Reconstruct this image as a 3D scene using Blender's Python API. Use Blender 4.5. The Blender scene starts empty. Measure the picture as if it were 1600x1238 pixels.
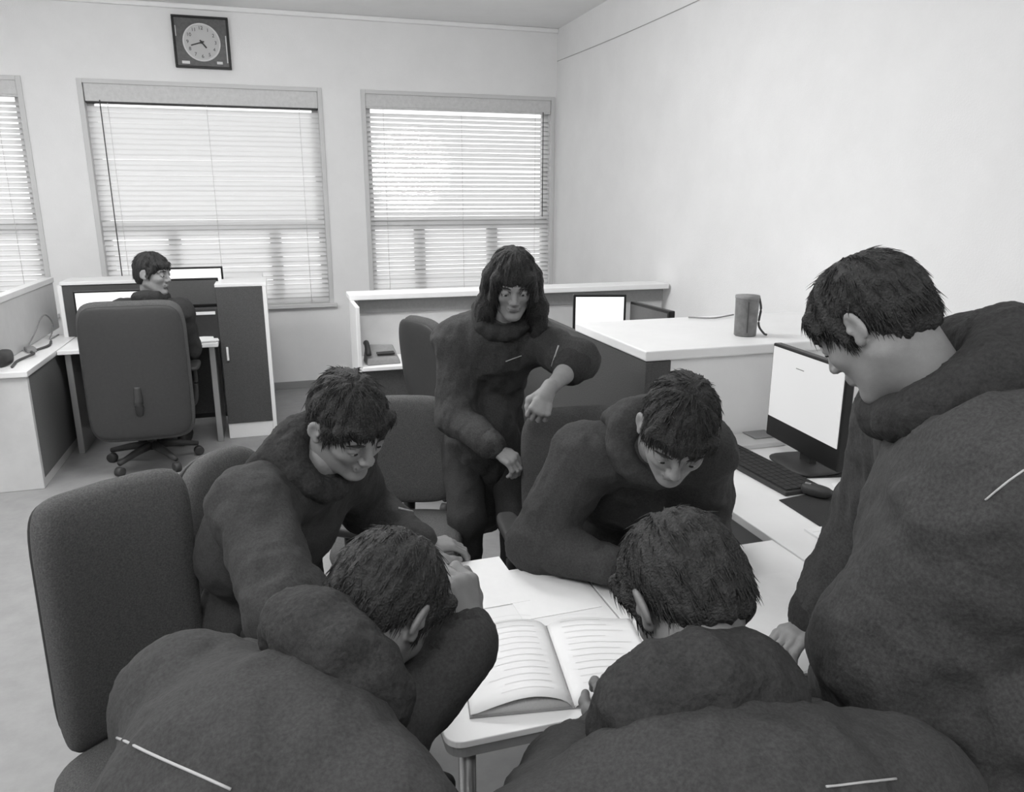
import bpy, bmesh, math, random
import numpy as np
from mathutils import Vector, Matrix
from mathutils.bvhtree import BVHTree
random.seed(7)
PI = math.pi
SC = bpy.context.scene
COL = SC.collection

# ------------------------------------------------------------------ camera, sky, light, exposure
cam_d = bpy.data.cameras.new('camera'); cam = bpy.data.objects.new('camera', cam_d); COL.objects.link(cam)
PIT, YAW = math.radians(14.6), math.radians(17.2)
Fv = Vector((math.sin(YAW)*math.cos(PIT), math.cos(YAW)*math.cos(PIT), -math.sin(PIT)))
Rv = Vector((math.cos(YAW), -math.sin(YAW), 0)); Uv = Rv.cross(Fv)
cam.matrix_world = Matrix(((Rv.x, Uv.x, -Fv.x, 0), (Rv.y, Uv.y, -Fv.y, 0), (Rv.z, Uv.z, -Fv.z, 1.75), (0, 0, 0, 1)))
cam_d.sensor_width = 36; cam_d.lens = 36*1190/1600; cam_d.clip_start = 0.05
SC.camera = cam
SC.view_settings.view_transform = 'Standard'; SC.view_settings.look = 'None'
SC.view_settings.gamma = 1; SC.view_settings.use_curve_mapping = False
SC.view_settings.exposure = 0.14

W = bpy.data.worlds.new('sky'); SC.world = W; W.use_nodes = True
nt = W.node_tree; nt.nodes.clear()
def N(nt, t, **k):
    n = nt.nodes.new(t)
    for a, b in k.items(): setattr(n, a, b)
    return n
tc = N(nt, 'ShaderNodeTexCoord'); dt = N(nt, 'ShaderNodeVectorMath', operation='DOT_PRODUCT')
sd = Vector((0.171, 0.985, 0.034)).normalized(); dt.inputs[1].default_value = sd
nrm = N(nt, 'ShaderNodeVectorMath', operation='NORMALIZE')
nt.links.new(tc.outputs['Generated'], nrm.inputs[0]); nt.links.new(nrm.outputs[0], dt.inputs[0])
mr = N(nt, 'ShaderNodeMapRange', interpolation_type='SMOOTHERSTEP')   # glow of the low sun in the haze
mr.inputs['From Min'].default_value = math.cos(math.radians(3.2)); mr.inputs['From Max'].default_value = 1.0
mr.inputs['To Min'].default_value = 1.5; mr.inputs['To Max'].default_value = 120
nt.links.new(dt.outputs['Value'], mr.inputs['Value'])
bg = N(nt, 'ShaderNodeBackground'); bg.inputs['Color'].default_value = (1, 1, 1, 1)
nt.links.new(mr.outputs[0], bg.inputs['Strength'])
wo = N(nt, 'ShaderNodeOutputWorld'); nt.links.new(bg.outputs[0], wo.inputs[0])

def area(name, loc, rot, sx, sy, power):
    l = bpy.data.lights.new(name, 'AREA'); l.shape = 'RECTANGLE'; l.size = sx; l.size_y = sy; l.energy = power
    o = bpy.data.objects.new(name, l); COL.objects.link(o); o.location = loc; o.rotation_euler = rot
    return o
# unseen area lights added under the ceiling for even room light
LP = 30
area('overhead_fill', (-2.2, 4.3, 3.17), (0, 0, 0), 1.2, .6, LP)
area('overhead_fill', (0.3, 3.6, 3.17), (0, 0, 0), 1.2, .6, LP*.8)
area('overhead_fill', (-2.2, 0.6, 3.17), (0, 0, 0), 1.2, .6, LP)
area('overhead_fill', (.4, -0.8, 3.17), (0, 0, 0), 1.2, .6, LP*.6)

def lamp(loc, power):  # point light added out of view to even out walls and darks
    l = bpy.data.lights.new('fill_light', 'POINT'); l.shadow_soft_size = .18; l.energy = power
    o = bpy.data.objects.new('fill_light', l); COL.objects.link(o); o.location = loc
for p, e in (((-1.9, 3.7, 2.85), 36), ((-.2, 3.8, 2.88), 24), ((-1.6, .9, 2.8), 26), ((-.2, .0, 2.8), 22), ((-.4, 4.25, 2.9), 18), ((.7, 4.3, 2.93), 9)): lamp(p, e)

# ------------------------------------------------------------------ materials (black-and-white photograph: all neutral)
def mat(name, v, rough=.7, noise=0., nscale=40., bump=0., bscale=60., spec=.3, metal=0., coord='Object', stretch=None, transl=0., emit=0.):
    m = bpy.data.materials.new(name); m.use_nodes = True; t = m.node_tree
    b = t.nodes['Principled BSDF']; b.inputs['Base Color'].default_value = (v, v, v, 1)
    b.inputs['Roughness'].default_value = rough; b.inputs['Specular IOR Level'].default_value = spec; b.inputs['Metallic'].default_value = metal
    c = N(t, 'ShaderNodeTexCoord'); src = c.outputs[coord]
    if stretch:
        mp = N(t, 'ShaderNodeMapping'); mp.inputs['Scale'].default_value = stretch; t.links.new(src, mp.inputs[0]); src = mp.outputs[0]
    if noise:
        n = N(t, 'ShaderNodeTexNoise'); n.inputs['Scale'].default_value = nscale; n.inputs['Detail'].default_value = 4; n.inputs['Roughness'].default_value = .65
        t.links.new(src, n.inputs['Vector'])
        r = N(t, 'ShaderNodeMapRange'); r.inputs['From Min'].default_value = .25; r.inputs['From Max'].default_value = .75
        r.inputs['To Min'].default_value = v*(1-noise); r.inputs['To Max'].default_value = v*(1+noise)
        t.links.new(n.outputs['Fac'], r.inputs['Value'])
        cc = N(t, 'ShaderNodeCombineColor')
        for i in range(3): t.links.new(r.outputs[0], cc.inputs[i])
        t.links.new(cc.outputs[0], b.inputs['Base Color'])
    if bump:
        n2 = N(t, 'ShaderNodeTexNoise'); n2.inputs['Scale'].default_value = bscale; n2.inputs['Detail'].default_value = 5
        t.links.new(src, n2.inputs['Vector'])
        bp = N(t, 'ShaderNodeBump'); bp.inputs['Strength'].default_value = bump; bp.inputs['Distance'].default_value = .01
        t.links.new(n2.outputs['Fac'], bp.inputs['Height']); t.links.new(bp.outputs[0], b.inputs['Normal'])
    if emit:
        b.inputs['Emission Color'].default_value = (1, 1, 1, 1); b.inputs['Emission Strength'].default_value = emit
    if transl:
        tr = N(t, 'ShaderNodeBsdfTranslucent'); tr.inputs[0].default_value = (v, v, v, 1)
        mx = N(t, 'ShaderNodeMixShader'); mx.inputs[0].default_value = transl
        t.links.new(b.outputs[0], mx.inputs[1]); t.links.new(tr.outputs[0], mx.inputs[2])
        t.links.new(mx.outputs[0], t.nodes['Material Output'].inputs[0])
    return m
M = dict(
    cable_clip=mat('cable_clip', .42, .6),
    wall=mat('wall_paint', .83, .85, .03, 3, .15, 120), ceil=mat('ceiling_paint', .88, .9, .03, 3),
    floor=mat('floor_vinyl', .29, .45, .12, 9, .05, 40), base=mat('baseboard_paint', .3, .6),
    frame=mat('window_frame', .62, .5), slat=mat('blind_slat', .85, .5, transl=.5), rail=mat('blind_rail', .62, .5, .1, 30),
    railw=mat('blind_bottom_rail', .5, .5), cord=mat('dark_cord', .08, .8),
    white=mat('white_laminate', .80, .4, .03, 6), whiteg=mat('greyish_laminate', .62, .5, .05, 8), edge=mat('white_edge', .85, .4),
    table=mat('table_laminate', .84, .35, .025, 5), tedge=mat('table_edge', .28, .5, .1, 30),
    dgrey2=mat('dark_grey_side', .17, .6, .2, 120), dgrey=mat('dark_laminate', .11, .6, .25, 120), fab=mat('partition_fabric', .085, .95, .35, 220, .3, 300),
    mgrey=mat('mid_grey_panel', .26, .7, .1, 60),
    chair=mat('chair_fabric', .10, .95, .45, 240, .5, 300), chairl=mat('chair_fabric_light', .085, .95, .4, 240, .5, 300), plast=mat('black_plastic', .045, .5, .1, 60),
    metal=mat('metal_grey', .45, .35, metal=.8), black=mat('black_bezel', .012, .4),
    screen=mat('lit_screen', .3, .3, emit=.46), screen2=mat('lit_screen_bright', .6, .3, emit=.8), screend=mat('dark_screen', .10, .35, .1, 90),
    paper=mat('paper', .86, .8, .02, 30), paper2=mat('paper_grey', .62, .8, .04, 30), print=mat('faint_print', .76, .8), ink=mat('dark_print', .06, .7), pages=mat('page_edges', .45, .8, .3, 200, stretch=(1, 1, 30)),
    clock=mat('clock_case', .10, .35, .25, 40), dial=mat('clock_dial', .52, .6), dialr=mat('dial_ring', .66, .5), 
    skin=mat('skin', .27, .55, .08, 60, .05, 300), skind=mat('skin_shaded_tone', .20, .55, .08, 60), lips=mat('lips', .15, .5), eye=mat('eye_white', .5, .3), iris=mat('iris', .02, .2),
    hair=mat('black_hair', .04, .6, .5, 150, .9, 260, spec=.3), 
    jk1=mat('jacket_dark', .048, .9, .4, 200, .5, 30), jk2=mat('jacket_grey', .045, .9, .35, 200, .45, 25), jk3=mat('jacket_black', .034, .9, .4, 200, .5, 30),
    hood=mat('hood_black', .034, .95, .4, 160, .6, 60), trou=mat('trousers', .035, .9, .3, 180, .4, 30), shoe=mat('shoe', .03, .5), sole=mat('shoe_sole', .5, .7),
    pipe=mat('light_piping', .42, .5), tin=mat('tin', .20, .45, .3, 25, metal=.3), pad=mat('black_pad', .032, .8, .3, 200),
)

# ------------------------------------------------------------------ object helpers
def link(o, parent=None):
    COL.objects.link(o)
    if parent is not None: o.parent = parent
    return o
def tag(o, label=None, cat=None, group=None, kind=None):
    if label: o['label'] = label
    if cat: o['category'] = cat
    if group: o['group'] = group
    if kind: o['kind'] = kind
    return o
def thing(name, label, cat, loc=(0, 0, 0), rz=0, group=None):
    o = bpy.data.objects.new(name, None); link(o); o.location = loc; o.rotation_euler = (0, 0, rz); o.empty_display_size = .05
    return tag(o, label, cat, group)
def mesh_obj(name, bm, m, parent=None, smooth=False, bev=0, seg=2):
    me = bpy.data.meshes.new(name); bm.normal_update(); bm.to_mesh(me); bm.free()
    me.materials.append(m)
    if smooth: me.polygons.foreach_set('use_smooth', [True]*len(me.polygons))
    o = bpy.data.objects.new(name, me); link(o, parent)
    if bev:
        md = o.modifiers.new('bevel', 'BEVEL'); md.width = bev; md.segments = seg; md.limit_method = 'ANGLE'
    return o
def struct(o): o['kind'] = 'structure'; return o
def box(bm, x0, x1, y0, y1, z0, z1, mtx=None):
    vs = [bm.verts.new((x, y, z)) for z in (z0, z1) for x, y in ((x0, y0), (x1, y0), (x1, y1), (x0, y1))]
    if mtx is not None:
        for v in vs: v.co = mtx @ v.co
    for f in ((0, 3, 2, 1), (4, 5, 6, 7), (0, 1, 5, 4), (1, 2, 6, 5), (2, 3, 7, 6), (3, 0, 4, 7)): bm.faces.new([vs[i] for i in f])
def B(name, m, x0, x1, y0, y1, z0, z1, parent=None, bev=.004, mtx=None):
    bm = bmesh.new(); box(bm, x0, x1, y0, y1, z0, z1, mtx); return mesh_obj(name, bm, m, parent, bev=bev)
def lathe(bm, prof, seg=24, c=(0, 0, 0), mtx=None):
    rings = []
    for r, z in prof:
        ring = []
        for i in range(seg):
            a = 2*PI*i/seg; v = Vector((c[0]+r*math.cos(a), c[1]+r*math.sin(a), c[2]+z))
            if mtx is not None: v = mtx @ v
            ring.append(bm.verts.new(v))
        rings.append(ring)
    for a, b in zip(rings, rings[1:]):
        for i in range(seg): bm.faces.new((a[i], a[(i+1) % seg], b[(i+1) % seg], b[i]))
    bm.faces.new(rings[0][::-1]); bm.faces.new(rings[-1])
def tube(bm, pts, r, seg=8):
    pts = [Vector(p) for p in pts]; rings = []
    up = Vector((0, 0, 1))
    for i, p in enumerate(pts):
        d = (pts[min(i+1, len(pts)-1)]-pts[max(i-1, 0)]).normalized()
        a = d.cross(up); a = a.normalized() if a.length > .05 else d.cross(Vector((1, 0, 0))).normalized(); b = a.cross(d)
        rr = r[i] if isinstance(r, (list, tuple)) else r
        rings.append([bm.verts.new(p+a*math.cos(2*PI*k/seg)*rr+b*math.sin(2*PI*k/seg)*rr) for k in range(seg)])
    for a, b in zip(rings, rings[1:]):
        for k in range(seg): bm.faces.new((a[k], b[k], b[(k+1) % seg], a[(k+1) % seg]))
    bm.faces.new(rings[0]); bm.faces.new(rings[-1][::-1])
def T(name, m, pts, r, parent=None, seg=8):
    bm = bmesh.new(); tube(bm, pts, r, seg); return mesh_obj(name, bm, m, parent, smooth=True)
def curve_pts(ctrl, n=24):                                   # Catmull-Rom
    c = [Vector(p) for p in ctrl]; c = [c[0]*2-c[1]]+c+[c[-1]*2-c[-2]]; out = []
    for i in range(1, len(c)-2):
        for k in range(n//(len(c)-3)+1):
            t = k/(n//(len(c)-3)+1)
            out.append(.5*((2*c[i])+(c[i+1]-c[i-1])*t+(2*c[i-1]-5*c[i]+4*c[i+1]-c[i+2])*t*t+(-c[i-1]+3*c[i]-3*c[i+1]+c[i+2])*t**3))
    out.append(c[-2]); return out
def pad(bm, w, h, t, mtx, p=4., n=26, bulge=.35, bend=0., taper=0.):
    """upholstered cushion: superellipse outline in x/z, soft thickness in y"""
    fr, bk = [], []
    prof = [(1.0, 0.0), (.985, .35), (.95, .62), (.88, .82), (.72, .95), (.45, 1.0), (.2, 1.0)]
    def pt(a, s, y):
        ca, sa = math.cos(a), math.sin(a)
        x = w/2*math.copysign(abs(ca)**(2/p), ca)*s; z = h/2*math.copysign(abs(sa)**(2/p), sa)*s
        x *= 1+taper*z/(h/2)
        return mtx @ Vector((x, y+bend*(x/(w/2))**2, z))
    rings = []
    for s, k in [(a, -b) for a, b in prof[::-1]]+prof[1:]:
        rings.append([bm.verts.new(pt(2*PI*i/(n*2), s, k*t/2)) for i in range(n*2)])
    for a, b in zip(rings, rings[1:]):
        for i in range(n*2): bm.faces.new((a[i], a[(i+1) % (n*2)], b[(i+1) % (n*2)], b[i]))
    bm.faces.new(rings[0][::-1]); bm.faces.new(rings[-1])
    bmesh.ops.recalc_face_normals(bm, faces=bm.faces)

# ------------------------------------------------------------------ room shell
WY, WX, CH = 7.3, 2.71, 3.28
LX, FY = -4.6, -2.2
struct(B('floor', M['floor'], LX-.2, WX+.2, FY-.2, WY+.25, -.1, 0, bev=0))
struct(B('ceiling', M['ceil'], LX-.2, WX+.2, FY-.2, WY+.25, CH, CH+.1, bev=0))
struct(B('wall_right', M['wall'], WX, WX+.2, FY-.2, WY+.25, 0, CH, bev=0))
struct(B('wall_left', M['wall'], LX-.2, LX, FY-.2, WY+.25, 0, CH, bev=0))
struct(B('wall_front', M['wall'], LX, WX, FY-.2, FY, 0, CH, bev=0))
WINS = [(-3.7, -1.83, .8), (-1.37, .48, .8), (.885, 2.655, .8)]     # x0, x1, sill height
TOP = 2.65
bm = bmesh.new()
box(bm, LX, WX, WY, WY+.22, TOP, CH); box(bm, LX, WX, WY, WY+.22, 0, .8)
xs = [LX]+[v for w in WINS for v in w[:2]]+[WX]
for i in range(0, len(xs), 2): box(bm, xs[i], xs[i+1], WY, WY+.22, .8, TOP)
bmesh.ops.remove_doubles(bm, verts=bm.verts, dist=1e-4)
struct(mesh_obj('wall_back', bm, M['wall']))
# shallow cove along the top of the back wall, and the cable trim on the right wall
bm = bmesh.new(); box(bm, LX, WX, WY-.03, WY, CH-.04, CH); struct(mesh_obj('trim_1', bm, M['ceil'], bev=.01))
bm = bmesh.new(); tube(bm, curve_pts([(WX-.002, WY, 3.0), (WX-.004, 6.2, 2.975), (WX-.004, 5, 2.965), (WX-.004, 3.2, 2.975), (WX-.004, 1, 3.0), (WX-.004, FY, 3.02)], 40), .0028, 6)
struct(mesh_obj('trim_2', bm, M['cable_clip']))
struct(B('baseboard_back', M['base'], LX, WX, WY-.012, WY, 0, .07, bev=.003))
struct(B('baseboard_right', M['base'], WX-.012, WX, FY, WY-.012, 0, .07, bev=.003))

def window(i, x0, x1, z0):
    w = bpy.data.objects.new('window_%d' % i, None); link(w); w.location = (x0, WY, z0); struct(w)
    X, Z = x1-x0, TOP-z0
    def p(name, m, a, b, c, d, e, f, bev=.004): return B(name, m, a, b, c, d, e, f, w, bev)
    fw = .055
    bm = bmesh.new(); box(bm, 0, fw, .1, .16, 0, Z); box(bm, X-fw, X, .1, .16, 0, Z); box(bm, fw, X-fw, .1, .16, Z-fw, Z); box(bm, fw, X-fw, .1, .16, 0, fw)
    mesh_obj('window_frame', bm, M['frame'], w)
    zr = 1.50-z0
    p('transom', M['frame'], fw, X-fw, .095, .165, zr-.045, zr+.045)
    for q in ((.30, .76) if i != 3 else (.27, .68)):
        p('mullion', M['frame'], X*q-.05, X*q+.05, .095, .165, fw, zr-.045)
    # architrave round the opening (thin, grey), with the top board
    bm = bmesh.new(); box(bm, -.035, .004, -.012, .0, -.0, Z+.03); box(bm, X-.004, min(X+.035, 2.70-x0), -.012, .0, 0, Z+.03); box(bm, .004, X-.004, -.012, .0, Z-.004, Z+.03)
    mesh_obj('architrave', bm, M['frame'], w, bev=.003)
    p('window_sill', M['frame'], -.05, min(X+.06, 2.70-x0), -.05, .1, -.035, 0)
    g = mat('window_glass_%d' % i, 1, .0); t = g.node_tree
    t.nodes.remove(t.nodes['Principled BSDF'])
    a = N(t, 'ShaderNodeBsdfTransparent'); gl = N(t, 'ShaderNodeBsdfGlossy'); gl.inputs['Roughness'].default_value = .02
    fr = N(t, 'ShaderNodeFresnel'); mx = N(t, 'ShaderNodeMixShader'); t.links.new(fr.outputs[0], mx.inputs[0]); t.links.new(a.outputs[0], mx.inputs[1]); t.links.new(gl.outputs[0], mx.inputs[2])
    t.links.new(mx.outputs[0], t.nodes['Material Output'].inputs[0])
    p('pane', g, fw, X-fw, .128, .132, zr+.045, Z-fw, 0)
    p('pane', g, fw, X-fw, .128, .132, fw, zr-.045, 0)
for i, (a, b, c) in enumerate(WINS): window(i+1, a, b, c)

def blind(x0, x1, label, ztop, zbot, tilt, headm, seed):
    rnd = random.Random(seed)
    t = thing('venetian_blind', label, 'blind', ((x0+x1)/2, WY+.035, zbot), 0, 'venetian blinds on the back wall'); hw = (x1-x0)/2; H = ztop-zbot
    B('headrail', headm, -hw, hw, -.03, .03, H-.035, H, t)
    B('valance', M['rail'], -hw, hw, -.034, -.022, H-.02, H+.12, t)
    B('bottom_rail', M['railw'], -hw-.01, hw+.01, -.028, .028, -.02, .012, t, .006)
    pitch = .0415; n = int((H-.06)/pitch)
    base = None; wd = .05
    bm = bmesh.new(); L = []
    for k, (u, s) in enumerate(((-1, 0), (-.5, .003), (0, .0042), (.5, .003), (1, 0))): L.append((u*wd/2, s))
    nx = 8; rows = [[bm.verts.new((-hw+2*hw*j/nx, y, z)) for (y, z) in L] for j in range(nx+1)]
    for a, b in zip(rows, rows[1:]):
        for k in range(4): bm.faces.new((a[k], b[k], b[k+1], a[k+1]))
    me = bpy.data.meshes.new('slat'); bm.to_mesh(me); bm.free(); me.materials.append(M['slat'])
    for k in range(n):
        o = bpy.data.objects.new('slat', me); link(o, t); z = .035+k*pitch
        tl = tilt(z/H)+rnd.gauss(0, 3.5)
        o.location = (0, 0, z+rnd.gauss(0, .0012)); o.rotation_euler = (math.radians(tl), rnd.gauss(0, .0009), 0)
    for q in (-.42, 0, .42):
        T('ladder_cord', M['frame'], [(q*2*hw*.98, -.029, .0), (q*2*hw*.98, -.029, H-.03)], .0018, t, 5)
    return t
blind(-3.7, -1.835, 'partly visible venetian blind above the low pale partition', 2.56, .82, lambda u: 44, M['rail'], 1)
b2 = blind(-1.36, .475, 'wide venetian blind under the wall clock with dark head rail', 2.53, .80, lambda u: 60 if u > .42 else 50, M['black'], 2)
T('lift_cord', M['cord'], [(-.81, -.036, H) for H in (1.72, .12)], .0045, b2, 6)
b3 = blind(.89, 2.65, 'venetian blind at the room corner with bright sun glare behind', 2.56, .82, lambda u: 36 if .45 < u < .72 else 43, M['rail'], 3)
T('tilt_wand', M['cord'], [(.80, -.04, 1.72), (.80, -.04, .75)], .004, b3, 6)

# ------------------------------------------------------------------ wall clock
ck = thing('wall_clock', 'square dark wall clock with pale round dial above the wide blind', 'clock', (-.43, WY, 2.99)); S = .218
bm = bmesh.new(); box(bm, -S, S, -.03, 0, -.2, .2); mesh_obj('case', bm, M['clock'], ck, bev=.006)
bm = bmesh.new()
for a, b, c, d in ((-S, S, .182, .2), (-S, S, -.2, -.182), (-S, -S+.018, -.182, .182), (S-.018, S, -.182, .182)): box(bm, a, b, -.042, -.028, c, d)
mesh_obj('rim', bm, M['black'], ck, bev=.004)
RX = Matrix.Rotation(PI/2, 4, 'X')
bm = bmesh.new(); lathe(bm, [(.146, 0), (.146, .036), (.134, .040), (.132, .036)], 48, mtx=RX); mesh_obj('dial_ring', bm, M['dialr'], ck, smooth=False)
bm = bmesh.new(); lathe(bm, [(.133, 0), (.133, .037)], 48, mtx=RX); mesh_obj('dial', bm, M['dial'], ck)
def text(name, s, size, m, parent, loc, rot, ext=.0006):
    c = bpy.data.curves.new(name, 'FONT'); c.body = s; c.size = size; c.align_x = 'CENTER'; c.align_y = 'CENTER'; c.extrude = ext
    tmp = bpy.data.objects.new('tmp', c); COL.objects.link(tmp)
    me = bpy.data.meshes.new_from_object(tmp.evaluated_get(bpy.context.evaluated_depsgraph_get())); bpy.data.objects.remove(tmp)
    me.materials.clear(); me.materials.append(m)
    o = bpy.data.objects.new(name, me); link(o, parent); o.location = loc; o.rotation_euler = rot; return o
for h in range(1, 13):
    a = PI/2-h*PI/6; text('numeral', str(h), .038, M['ink'], ck, (.108*math.cos(a), -.0385, .108*math.sin(a)), (PI/2, 0, 0))
def hand(name, ang, L, w):
    bm = bmesh.new(); a = Matrix.Rotation(ang, 4, 'Y')
    box(bm, -w/2, w/2, -.043, -.040, -.02, L, a); mesh_obj(name, bm, M['ink'], ck)
hand('minute_hand', math.radians(252), .088, .009); hand('hour_hand', math.radians(141), .055, .012)
bm = bmesh.new(); lathe(bm, [(.011, 0), (.011, .047)], 16, mtx=RX); mesh_obj('hub', bm, M['ink'], ck)
B('corner_mark', M['dialr'], -.165, -.105, -.0325, -.030, -.168, -.146, ck, 0)
B('corner_mark', M['dialr'], .105, .15, -.0325, -.030, -.162, -.142, ck, 0)
B('edge_highlight', M['dialr'], .186, .194, -.0335, -.030, -.15, .06, ck, 0)  # pale strips painted in as highlights along the case's inner edges
B('edge_highlight', M['dialr'], -.196, -.190, -.0335, -.030, .04, .12, ck, 0)

# ------------------------------------------------------------------ left bench desk, its screen and clutter
ld = thing('bench_desk', 'white desk with dark recessed side in front of the low pale partition', 'desk', (-1.46, 5.1, 0))
B('desk_top', M['white'], -2.6, .012, -.03, 1.32, .715, .75, ld); B('end_panel', M['whiteg'], -2.6, 0, -.01, .03, 0, .715, ld)
B('side_panel', M['dgrey2'], -.02, .0, .03, 1.3, .06, .715, ld, .002); B('plinth', M['whiteg'], -.03, -.004, .03, 1.3, 0, .06, ld, 0)
lp = thing('partition_screen', 'pale low partition screen standing behind the cluttered white desk', 'partition', (-1.66, 4.8, 0))
B('panel', M['whiteg'], -.05, 0, 0, 1.98, .752, 1.11, lp); B('cap', M['white'], -.06, .01, 0, 1.98, 1.11, 1.15, lp)
for (nm, lab, cat, x, y, pts, r) in (
    ('cable', 'looped thin cable resting against the pale partition at desk corner', 'cable', -1.63, 6.1, [(0, -.35, .01), (.0, -.2, .05), (.01, -.1, .10), (.01, .05, .16), (.01, .2, .17), (.02, .3, .1), (.02, .25, .03), (.04, .1, .006), (.05, .3, .006)], .005),
    ('cable', 'dark cable lying along the white bench desk top', 'cable', -1.56, 5.3, [(0, -.1, .008), (-.02, .1, .008), (.03, .25, .02), (-.02, .4, .008), (.03, .6, .01), (0, .8, .008)], .008)):
    o = T(nm, M['cord'] if r > .006 else M['mgrey'], curve_pts([(x+a, y+b, .75+c) for a, b, c in pts], 48), r, None, 6); tag(o, lab, cat)
bm = bmesh.new(); pad(bm, .13, .24, .09, Matrix.Translation((-1.66, 5.33, .79)) @ Matrix.Rotation(PI/2, 4, 'X'), 3, 12)
tag(mesh_obj('headset_case', bm, M['plast'], None, True), 'small black lump-like pouch on the bench desk by the screen', 'pouch')
ad = thing('power_adapter', 'small dark power adapter on the bench desk among cables', 'adapter', (-1.6, 5.75, .75), .4)
B('body', M['mgrey'], -.03, .03, -.06, .06, 0, .03, ad, .008); T('plug_lead', M['cord'], [(0, .06, .015), (.02, .12, .01), (.0, .2, .006)], .005, ad, 6)

# ------------------------------------------------------------------ back-left workstation
bp = thing('partition_panel', 'dark partition panel with white cap behind the far seated person', 'partition', (-1.49, 6.30, 0))
B('panel', M['fab'], 0, 1.40, 0, .04, .05, 1.13, bp); B('cap', M['white'], -.01, 1.40, -.01, .36, 1.13, 1.155, bp); B('side_post', M['white'], -.03, 0, -.005, .045, 0, 1.13, bp)
dk = thing('side_desk', 'white narrow desk top against the dark partition panel', 'desk', (-1.44, 5.72, 0))
B('desk_top', M['white'], 0, 1.02, 0, .565, .72, .75, dk); B('modesty_panel', M['dgrey'], .02, 1.0, .53, .55, .1, .72, dk, 0); B('leg', M['metal'], .03, .07, .05, .5, 0, .72, dk); B('leg', M['metal'], .95, .99, .05, .5, 0, .72, dk)
cb = thing('filing_cabinet', 'dark-doored tall cabinet with white edges beside the far office chair', 'cabinet', (-.41, 5.83, 0))
B('body', M['white'], 0, .345, .012, .24, .12, 1.13, cb); B('top', M['white'], -.005, .35, 0, .46, 1.13, 1.155, cb)
B('door', M['fab'], .0, .318, -.012, .012, .12, 1.13, cb, .003); B('edge_strip', M['edge'], .318, .345, -.012, .012, .0, 1.13, cb, .002)
B('plinth', M['white'], .0, .318, .0, .24, 0, .115, cb, .003)
h = B('handle', M['edge'], .035, .05, -.03, -.012, .60, .70, None, .003); h.parent = [c for c in cb.children if c.name.startswith('door')][0]
def monitor(name, label, loc, rz, w, h, zb, scr, tilt=0, stand=True, cat='monitor', bez=.014, chin=.02):
    t = thing(name, label, cat, loc, rz); R = Matrix.Translation((0, 0, zb)) @ Matrix.Rotation(-tilt, 4, 'X')
    bm = bmesh.new(); box(bm, -w/2, w/2, 0, .035, 0, h, R); case = mesh_obj('case', bm, M['black'], t, bev=.005)
    bm = bmesh.new(); box(bm, -w/2+bez, w/2-bez, -.003, .002, chin, h-bez, R); mesh_obj('screen', bm, scr, t)
    if stand:
        bm = bmesh.new(); box(bm, -.04, .04, .035, .06, -.0, h*.5, R); box(bm, -.035, .035, .03, .06, 0.0, zb+.05); mesh_obj('stand', bm, M['plast'], t, bev=.004)
        bm = bmesh.new(); pad(bm, .26, .2, .02, Matrix.Translation((0, .03, .01)) @ Matrix.Rotation(PI/2, 4, 'X'), 4, 12); mesh_obj('base', bm, M['plast'], t, True)
    return t
monitor('monitor', 'black monitor with bright screen strip seen over the far chair, near the partition end', (-1.14, 6.1, .75), 0, .48, .30, .055, M['screen2'])
monitor('monitor', 'raised black monitor beside the head of the far seated person', (-.58, 6.17, .75), 0, .42, .29, .21, M['screen2'])
m3 = monitor('monitor', 'dark blank monitor standing before the raised one near the tall cabinet', (-.58, 6.03, .75), 0, .36, .21, .22, M['screend'])
oz = thing('desk_organizer', 'low black desk organizer with one white shelf edge below the dark monitor', 'organizer', (-.58, 5.86, .75))
B('case', M['plast'], -.17, .17, -.04, .04, 0, .235, oz); B('shelf_edge', M['edge'], -.155, .155, -.046, -.038, .19, .212, oz, .002)
pc = thing('paper_pile', 'small crumpled white papers on the desk end by the tall cabinet', 'papers', (-.50, 5.79, .75), .2)
for k, (a, b, c) in enumerate(((0, 0, .012), (.02, .01, .02), (-.01, .0, .03))): B('sheet', M['paper'], -.06+a, .06+a, -.05+b, .04+b, c-.008, c-.004, pc, 0, Matrix.Rotation(.12*k, 4, 'X'))
B('base_stack', M['mgrey'], -.06, .06, -.05, .04, 0, .004, pc, 0)

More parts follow.
